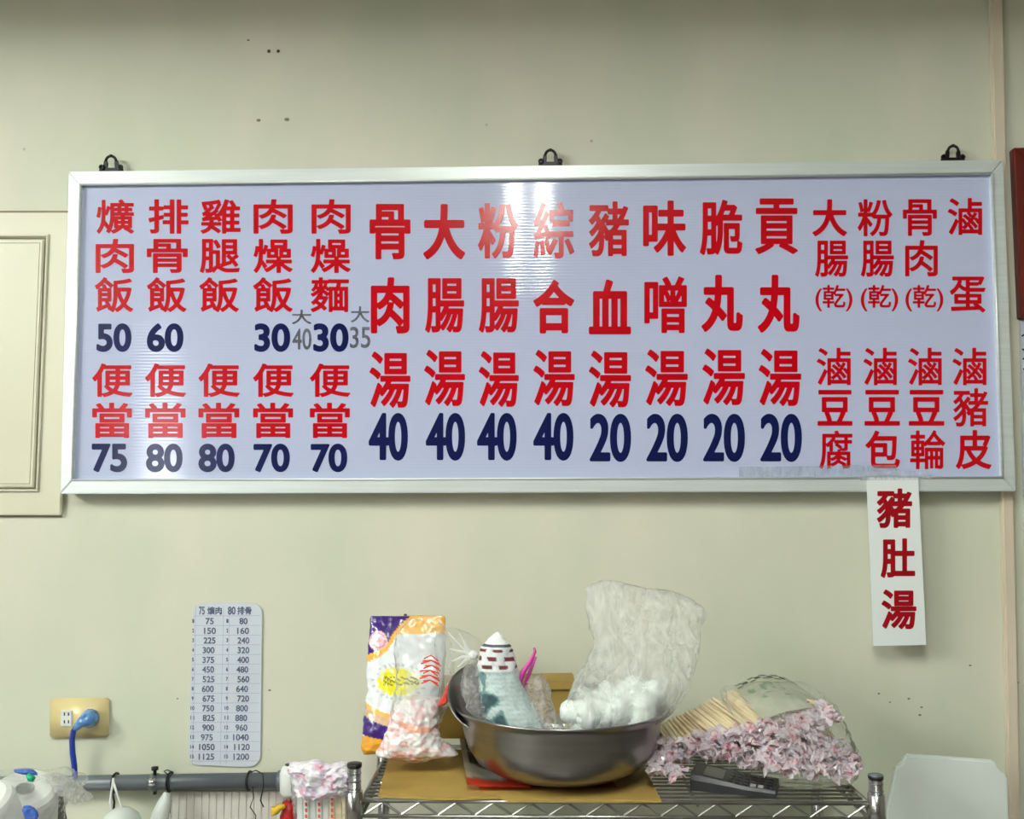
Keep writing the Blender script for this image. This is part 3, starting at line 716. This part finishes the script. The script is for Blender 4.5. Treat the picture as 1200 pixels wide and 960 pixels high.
# ------------------------------------------------------------ big clear bag of white lumps
for i in range(46):
    u, v = random.random(), random.random()**.8
    px = 668+u*(118-v*0)+ (0 if v > .5 else 8); py = 857-v*52*(1-.35*abs(u-.6))
    b = bmesh.new(); bmesh.ops.create_icosphere(b, subdivisions=3, radius=.0185)
    Y = -.36+random.random()*.10; c = P(px, py, Y); sd = Vector((i*1.7,0,0))
    for q_ in b.verts: q_.co = q_.co*(1+.35*noise.noise(q_.co*45+sd)+.18*noise.noise(q_.co*110+sd)); 
    dx = math.hypot(c.x-BC.x, c.y-BC.y)
    if dx > .132 and c.z < BC.z+.12: c.x += (BC.x-c.x)*(1-.132/dx); c.y += (BC.y-c.y)*(1-.132/dx)
    o = obj('dough_lump', b, M['foam'], smooth=True); o.location = c
    tag(o, 'soft white lump inside the big clear bag in the steel bowl', 'food', 'white lumps inside the big clear bag')
bg = pouch([(683,704,722,.004,.02),(688,692,748,.02,.02),(697,688,792,.035,.02),(712,687,824,.05,.015),(735,690,821,.06,.01),(758,697,817,.08,.0),(778,688,813,.11,0),(798,676,808,.14,-.01),(820,663,794,.16,-.01),(840,655,776,.15,-.01),(856,660,755,.12,0)],
           -.31, m=120, n=150, amp=.010, freq=20, seed=21, box=.85, zs=.45)
tag(obj('big_clear_bag', bg, M['bigbag'], smooth=False), 'tall clear plastic bag flaring up out of the steel bowl', 'plastic bag')

# ------------------------------------------------------------ noodle packet at left
def packcol(px, py, front):
    wv = 745 if True else 0
    # upper purple corner bounded by an orange wave
    e = px-435; top = float(np.interp(px, (425,446,456,463,470,480,488), (774,766,757,745,736,728,718)))
    W_ = (.80,.84,.88)
    if (px-445)**2+(py-750)**2 < 121 and front:
        d = math.hypot(px-445, py-750)
        if 7.5 < d < 9 or d < 2.5: return (.75,.22,.28)
        return (.86,.55,.62)
    if py < top-5: return (.045,.014,.16)
    if py < top+4 or (py < 742 and px > 470): return (.95,.48,.07)
    el = ((px-470)/25)**2+((py-796)/16.5)**2; an = math.atan2(py-796, px-470)
    if front and el < 1+.16*math.sin(an*18):
        if abs(py-795) < 6 and 452 < px < 492 and math.sin(px*.95)*math.sin(py*1.25+px*.35) > .10: return (.10,.10,.03)
        return (.86,.80,.03) if px < 478 else (.80,.80,.35)
    if front and 1.25 < el < 1.75 and math.sin(an*26) > .55: return (.5,.5,.6)
    low = 822+(px-430)*.42
    if py > low and py < low+6: return (.95,.5,.1)
    if py >= low+6 and py < low+16 and px < 470: return (.66,.45,.30)
    if py > 838 and py < 860+ (px-430)*.25 and px < 462: return (.045,.014,.17)
    if py >= 860: return (.93,.42,.03)
    return W_
pk = thing('noodle_packet', 'purple, orange and white noodle packet leaning on the wall left of the bowl', 'food packet', (P(465,885,-.2).x, -.21, ZS+.003))
obj('packet', pouch([(722,435,520,.006,.05),(727,433,521,.015,.05),(745,433,522,.03,.045),(765,431,522,.04,.04),(790,430,520,.05,.03),(815,430,516,.05,.02),(835,428,510,.045,.01),(855,425,505,.04,0),(872,423,500,.03,0),(880,424,495,.02,0),(884,426,470,.006,0)],
    -.235, m=150, n=170, amp=.004, freq=22, seed=31, colf=packcol, box=.8), M['print_'], pk, True)
def bagcol(px, py, front):
    if front and 470 < px < 506 and 836+ (px-450)*.2 < py < 843+(px-450)*.2: return (.85,.42,.3)
    if py > 872 and px < 500 and nz(px,py,.09) > -.1: return (.85,.50,.45)
    if front and py > 828 and int(py/4.2)%2 == 0 and nz(px,py,.12) > .05: return (.85,.58,.58)
    if nz(px,py,.11) > .30: return (.80,.55,.56)
    return (.85,.82,.83)
sbg = thing('carrier_bag', 'crinkled white and pink carrier bag slumped over the right of the noodle packet', 'plastic bag', (P(490,888,-.25).x, -.27, ZS+.005))
obj('bag_body', pouch([(818,475,515,.03),(832,462,514,.055),(850,456,513,.07),(868,449,516,.075),(878,445,528,.07),(885,443,534,.05),(889,450,520,.02)],
    -.285, m=80, n=110, amp=.008, freq=28, seed=41, colf=bagcol, box=.85), M['print_'], sbg, False)
obj('bag_film', pouch([(724,478,516,.02,.02),(745,466,524,.045,.02),(770,464,530,.06,.01),(795,466,530,.065,0),(820,462,523,.07,0),(845,458,518,.07,0)],
    -.285, m=70, n=90, amp=.009, freq=22, seed=45, box=.85), M['clear'], sbg, False)
obj('bag_film', pouch([(735,512,532,.01,.03),(752,510,562,.02,.03),(775,512,560,.03,.02),(800,515,548,.03,.02),(825,514,530,.02,.02)],
    -.30, m=50, n=70, amp=.008, freq=22, seed=47, box=.85), M['clear'], sbg, False)
obj('red_corner', pouch([(795,530,534,.004),(801,526,536,.012),(812,521,535,.014),(820,517,527,.012),(827,514,520,.004)], -.30, m=24, n=24, amp=.005, freq=50, seed=5), M['redfilm'], sbg, False)
for i in range(11):
    y0 = 768+i*2.9; x0 = 497+i*.3 if i < 5 else 496
    obj('lettering', tube_bm([P(x0-(i%3)*2,y0+4,-.338), P(x0+8,y0+(i%2)*3,-.34), P(x0+17+(i%3),y0+7,-.338)], .0011, 5), M['redfilm'], sbg)

# ------------------------------------------------------------ wrapped chopsticks
def stick_mesh(m):
    bm = bmesh.new()
    for s in (-1, 1): box_bm((0, s*.0031-.0026, -.002), (.19, s*.0031+.0026, .002), .0008, 1, bm=bm)
    me = bpy.data.meshes.new('sticks'); bm.to_mesh(me); bm.free(); me.materials.append(m); return me
STK = [stick_mesh(M['bamboo']), stick_mesh(M['bamboo']), stick_mesh(M['bamboo_dark'])]
def wrap_mesh(seed):
    r = random.Random(seed); bm = bmesh.new(); g = []; nx, ny = 9, 6
    for i in range(nx+1):
        row = []
        for j in range(ny+1):
            u, v = i/nx, j/ny; wd = .006+.007*u
            p = Vector((-.012+.034*u, (v-.5)*2*wd, .0045-.004*u+.003*math.cos((v-.5)*6)))
            a = .001+.005*u
            p += Vector((r.uniform(-1,1)*.003, r.uniform(-1,1)*a*.8, r.uniform(-1,1)*a)); row.append(bm.verts.new(p))
        g.append(row)
    for i in range(nx):
        for j in range(ny): bm.faces.new((g[i][j], g[i+1][j], g[i+1][j+1], g[i][j+1]))
    me = bpy.data.meshes.new('wrapper'); bm.to_mesh(me); bm.free(); me.materials.append(M['wrap']); return me
WR = [wrap_mesh(i) for i in range(9)]
def chopstick(A, B, label, group, roll=0., stick=True, wpos=None, scale=1., wrap=True):
    d = (B-A); L = d.length; d.normalize(); side = Vector((0,0,1)).cross(d).normalized(); up = d.cross(side)
    R = Matrix((d, side, up)).transposed().to_4x4() @ Matrix.Rotation(roll, 4, 'X')
    r = bpy.data.objects.new('wrapped_chopsticks', None); COL.objects.link(r); r.empty_display_size = .02
    r.matrix_world = Matrix.Translation(A) @ R; tag(r, label, 'chopsticks', group)
    s = bpy.data.objects.new('sticks', random.choice(STK)); COL.objects.link(s); s.parent = r; s.scale = (L/.19, 1, 1)
    if wrap:
        wq = bpy.data.objects.new('wrapper', random.choice(WR)); COL.objects.link(wq); wq.parent = r
        wq.location = (L*(wpos or 1), 0, 0); wq.rotation_euler = (random.uniform(-.6,.6), random.uniform(-.5,.5), random.uniform(-.5,.5)); wq.scale = (scale,)*3
    return r
def floorz(p, h=.005):
    if p.z < ZS+h: p.z = ZS+h
    return p
ORD = 'first second third fourth fifth sixth seventh eighth ninth tenth eleventh twelfth thirteenth fourteenth fifteenth sixteenth seventeenth'.split()
G1, L1 = 'chopsticks heaped right of the bowl', 'wrapped bamboo chopsticks in the lower heap between bowl and calculator'
for k in range(5):
    for i in range(17):
        s = (i+random.uniform(-.25,.25))/16
        ax, ay = 762+76*s, 857-38*s+k*7.5
        bx_, by = ax+8+42*s-1.5*k, ay+19+15*s+k*3+random.uniform(-2,2)
        if bx_ > 800: by = min(by, 874+.2*(bx_-815))
        by = min(by, 903)
        A = floorz(P(ax, ay, -.215-.012*k)); B = floorz(P(bx_, by, -.325-.012*k)); A = B+(A-B).normalized()*max(.05,(A-B).length)
        if bx_ > 796: B.y = max(B.y, -.325); B = P(bx_, by, B.y); B.z = max(B.z, ZS+.005)
        lab = 'wrapped bamboo chopsticks, %s from the bowl on top of the lower heap' % ORD[i] if k == 0 else 'pink wrapped chopsticks buried in the lower heap between bowl and calculator'
        chopstick(A, B, lab, G1, random.uniform(-.5,.5), scale=random.uniform(.85,1.15), wpos=random.uniform(.93,1.02))
G2, L2 = 'chopsticks in the upper bundle', 'wrapped bamboo chopsticks in the upper bundle with the green paper band'
for k in range(3):
    for i in range(11):
        s = i/10; ax = 850+34*s; ay = 812-7*s+k*6
        A = P(ax, ay, -.20-.01*k); B = P(ax+44+s*42, ay+38-s*14+random.uniform(-2,2), -.30-.012*k)
        lab = 'wrapped bamboo chopsticks, %s from the left on top of the upper bundle' % ORD[i] if k == 0 else 'wrapped bamboo chopsticks inside the upper bundle with the green paper band'
        chopstick(A, B, lab, G2, random.uniform(-.4,.4), scale=random.uniform(.9,1.2), wpos=random.uniform(.93,1.03))
RND3 = 0
G3, L3 = 'chopsticks in the bottom right bundle', 'pink wrapped chopsticks in the bottom bundle nearest the right rack post'
for k in range(5):
    for i in range(14):
        s = i/13; ax = 872+62*s; ay = 846+16*s+k*6+random.uniform(-1.5,1.5)
        ex, ey = ax+24+s*34, ay+24-s*5
        if ex < 915: ey = min(ey, 876+.2*(ex-815))
        A = floorz(P(ax, ay, -.235-.012*k), .01); B = floorz(P(ex, ey, -.325-.008*k), .008)
        lab = 'pink wrapped chopsticks, %s from the left atop the bundle beside the right post' % ORD[i] if k == 0 else L3
        chopstick(A, B, lab, G3, random.uniform(-.5,.5), scale=random.uniform(.9,1.25), wpos=random.uniform(.93,1.03))
for a_ in range(16):
    s = a_/15
    A = P(884+s*84, 846+s*10, -.25); B = P(900+s*78, 852+s*18+random.uniform(-3,3), -.325)
    chopstick(A, B, L2, G2, random.uniform(-.5,.5), scale=random.uniform(.9,1.2))
def bandcol(u, v):
    if v < .14 and math.sin(u*31)*math.sin(v*60) > .1: return (.07,.09,.07)
    if .22 < v < .6 and .1 < u < .6 and nz(u*8, v*8, 1.1) > .12: return (.42,.60,.42)
    return (.80,.84,.68)
def Pn(a): return P(*a)
bb = sheet('paper_band', [Pn((860,806,-.20)), Pn((930,802,-.19)), Pn((984,840,-.30)), Pn((893,845,-.32))], 44, 34, M['print_'], bandcol,
      lambda u,v: .016*math.sin(math.pi*u)*(1-.3*v)+.004, thick=.001, amp=.004, freq=30)
tag(bb, 'pale green printed paper band over the upper chopstick bundle', 'paper')
tag(obj('chopstick_bag', pouch([(798,905,935,.01,.05),(806,852,952,.05,.04),(822,850,972,.09,.02),(840,862,985,.12,0),(858,880,992,.13,-.01),(880,885,1000,.13,-.02),(900,880,1006,.12,-.03),(914,885,1003,.08,-.03)],
    -.285, m=70, n=100, amp=.010, freq=24, seed=51, box=.85), M['clear'], smooth=False), 'clear crinkled bag around the chopstick bundles by the right post', 'plastic bag')

# bag of chopsticks hung left of the rack
G4, L4 = 'upright chopsticks left of the rack', 'red printed upright chopsticks in the bag left of the rack post'
hb = []
for i in range(8):
    x = 351+i*7.6; r = thing('paper_chopsticks', 'upright wrapped chopsticks, %s from the red valve in the sack left of the rack' % ORD[i], 'chopsticks', P(x,1000,-.40), G4)
    obj('sleeve', prism_bm([P(x-3.2,915+(i%3)*6,-.40-.004*(i%2)), P(x+3.2,914+(i%3)*6,-.40-.004*(i%2)), P(x+3.9,1010,-.40), P(x-2.6,1010,-.40)], .006, .001), M['paper'] if i < 5 else M['bamboo'], r)
    if i in (1,3,5):
        for k in range(6): obj('lettering', prism_bm([P(x-1.4,930+k*7+(i%2)*4,-.4055), P(x+1.2,930+k*7+(i%2)*4,-.4055), P(x+1.6,934+k*7+(i%2)*4,-.4055), P(x-1,934+k*7+(i%2)*4,-.4055)], .0008), M['redfilm'], r)
tf = thing('chopstick_sack', 'crinkled lilac and clear sack of upright chopsticks left of the rack post', 'plastic bag', P(378,1010,-.41))
def sackcol(px, py, front):
    c = nz(px,py,.16)
    return (.72,.40,.50) if c > .3 else (.70,.62,.76) if c > 0 else (.80,.78,.83)
obj('sack_top', pouch([(893,352,372,.01),(897,342,400,.03),(905,341,408,.04),(915,345,407,.045),(926,350,404,.04),(933,358,398,.02)], -.405, m=60, n=90, amp=.013, freq=42, seed=61, colf=sackcol), M['print_'], tf, False)
obj('sack_film', pouch([(905,341,408,.05),(930,344,408,.05),(960,346,408,.05),(1010,348,408,.04)], -.405, m=40, n=60, amp=.005, freq=30, seed=63), M['clear'], tf, False)

# ------------------------------------------------------------ calculator
A0 = PZ(809,927,ZS); B0 = PZ(909,937.5,ZS); xd = (B0-A0); LC = xd.length; xd.normalize(); yd = Vector((0,0,1)).cross(xd)
WC = .062
def CP(u, v, h): return A0 + xd*(u*LC) + yd*(v*WC) + Vector((0,0,h))
def ch_(u): return .0245-.0125*min(1,u*1.5)+.002*math.sin(u*3.1)
cl = thing('calculator', 'black desk calculator lying in front of the chopsticks on the wire shelf', 'calculator', A0)
bm = bmesh.new(); n = 16; sec = []
for i in range(n+1):
    u = i/n; h = ch_(u); sec.append([bm.verts.new(CP(u,0,.001)), bm.verts.new(CP(u,-.02,h*.7)), bm.verts.new(CP(u,.03,h)), bm.verts.new(CP(u,.97,h+.003)), bm.verts.new(CP(u,1.02,h*.7)), bm.verts.new(CP(u,1,.001))])
for i in range(n):
    for k in range(6): bm.faces.new((sec[i][k], sec[i+1][k], sec[i+1][(k+1)%6], sec[i][(k+1)%6]))
bm.faces.new(sec[0]); bm.faces.new(sec[-1][::-1]); bmesh.ops.recalc_face_normals(bm, faces=bm.faces[:])
obj('body', bm, M['calc'], cl)
def patch(u0,u1,v0,v1,h,name,m):
    bm = bmesh.new(); a = []
    for hh in (-.001, h):
        a.append([bm.verts.new(CP(u,v,ch_(u)+.003*v+hh)) for u,v in ((u0,v0),(u1,v0),(u1,v1),(u0,v1))])
    bm.faces.new(a[1]); 
    for k in range(4): bm.faces.new((a[0][k],a[0][(k+1)%4],a[1][(k+1)%4],a[1][k]))
    bmesh.ops.recalc_face_normals(bm, faces=bm.faces[:]); return obj(name, bm, m, cl)
patch(.14,.38,.15,.85,.0006,'display',M['lcd'])
for i in range(6):
    for j in range(4):
        u0 = .44+i*.088; v0 = .10+j*.21
        pale = (j == 0 and i in (3,4))
        patch(u0,u0+.062,v0,v0+.15,.0014,'key',M['keyl'] if pale else M['key'])

# ------------------------------------------------------------ white notched panel at right
wt = [(1062,885),(1113,888),(1165.5,892),(1169,899),(1171,903),(1181,910),(1182,935),(1184,1010),(1036,1010),(1040,950),(1045,925),(1052,898),(1058,895.5)]
tb = thing('plastic_tub', 'milky white plastic tub with notched upper corners at the bottom right', 'tub', P(1110,1010,-.2))
YTB = -.2
obj('front_face', prism_bm([P(x,y,YTB) for x,y in wt[:8]]+[P(1184,1040,YTB), P(1034,1040,YTB)]+[P(x,y,YTB) for x,y in wt[9:]], .012, .003), M['tub'], tb)
def sidewall(pa, pb, name):
    a = [P(*pa,YTB+.01), P(*pb,YTB+.01)]; bm = bmesh.new(); v = [bm.verts.new(p) for p in (a[0], a[1], a[1]+Vector((0,.03,0)), a[0]+Vector((0,.03,0)))]
    bm.faces.new(v); bmesh.ops.solidify(bm, geom=bm.faces[:], thickness=.004); return obj(name, bm, M['tub'], tb)
sidewall((1054,905),(1046,1038),'side_wall'); sidewall((1176,914),(1179,1038),'side_wall')

# ------------------------------------------------------------ white rolls in clear plastic at bottom left
def roll(c, r, h, axis_tilt, label):
    bm = lathe_bm([(0,h-.03),(r*.25,h-.03),(r*.25,h),(r*.28,h-.004),(r*.30,h),(r*.8,h+.001),(r*.95,h-.004),(r,h-.012),(r,.01),(r*.95,0),(0,0)], 40)
    Rr = Matrix.Rotation(axis_tilt[1],4,'Y') @ Matrix.Rotation(axis_tilt[0],4,'X')
    for v in bm.verts: v.co = Rr @ v.co*1.0 + c
    return tag(obj('paper_roll', bm, M['white']), label, 'paper roll', 'paper rolls at the bottom left')
roll(P(-2,985,-.34), .048, .085, (math.radians(28),math.radians(-8)), 'white paper roll cut off by the left edge of the picture')
roll(P(28,978,-.27), .050, .095, (math.radians(24),math.radians(12)), 'white paper roll right of the one at the left edge')
gb = thing('roll_bag', 'clear and blue plastic bag wrapped round the paper rolls at bottom left', 'plastic bag', P(30,990,-.3))
obj('bag_film', pouch([(903,-10,60,.03,.05),(908,-30,84,.07,.03),(918,-40,96,.11,.01),(935,-40,80,.14,0),(955,-40,66,.15,0),(990,-40,60,.14,0)], -.32, m=60, n=90, amp=.012, freq=26, seed=71), M['clear'], gb, False)
obj('bag_tail', pouch([(908,48,62,.012),(916,58,84,.02),(926,66,98,.02),(934,76,108,.012),(941,88,100,.004)], -.30, m=40, n=50, amp=.010, freq=42, seed=73), M['milky'], gb, False)
obj('blue_print', pouch([(902,16,38,.006),(905,18,42,.01),(908,26,44,.004)], -.345, m=20, n=30, amp=.002, freq=40, seed=75), M['bluefilm'], gb, False)
obj('blue_print', pouch([(944,28,34,.004),(950,27,42,.008),(958,30,44,.008),(966,31,40,.004)], -.385, m=20, n=30, amp=.004, freq=60, seed=77), M['bluefilm'], gb, False)
obj('knot', tube_bm([P(32,908,-.36), P(36,912,-.36), P(40,914,-.36)], [.003,.006,.004], 8), M['green'], gb, True)
bs = thing('basket', 'dark brown basket rim with bent cane behind the paper rolls', 'basket', P(55,1000,-.2))
for k in range(5):
    obj('cane', tube_bm([P(44+k*2,975+k*4,-.22), P(54+k*2,952+k*3,-.21), P(64+k*2.4,940+k*4,-.20), P(72,932+k*7,-.19), P(76,960+k*6,-.18)], .0035, 6), M['rope'], bs, True)
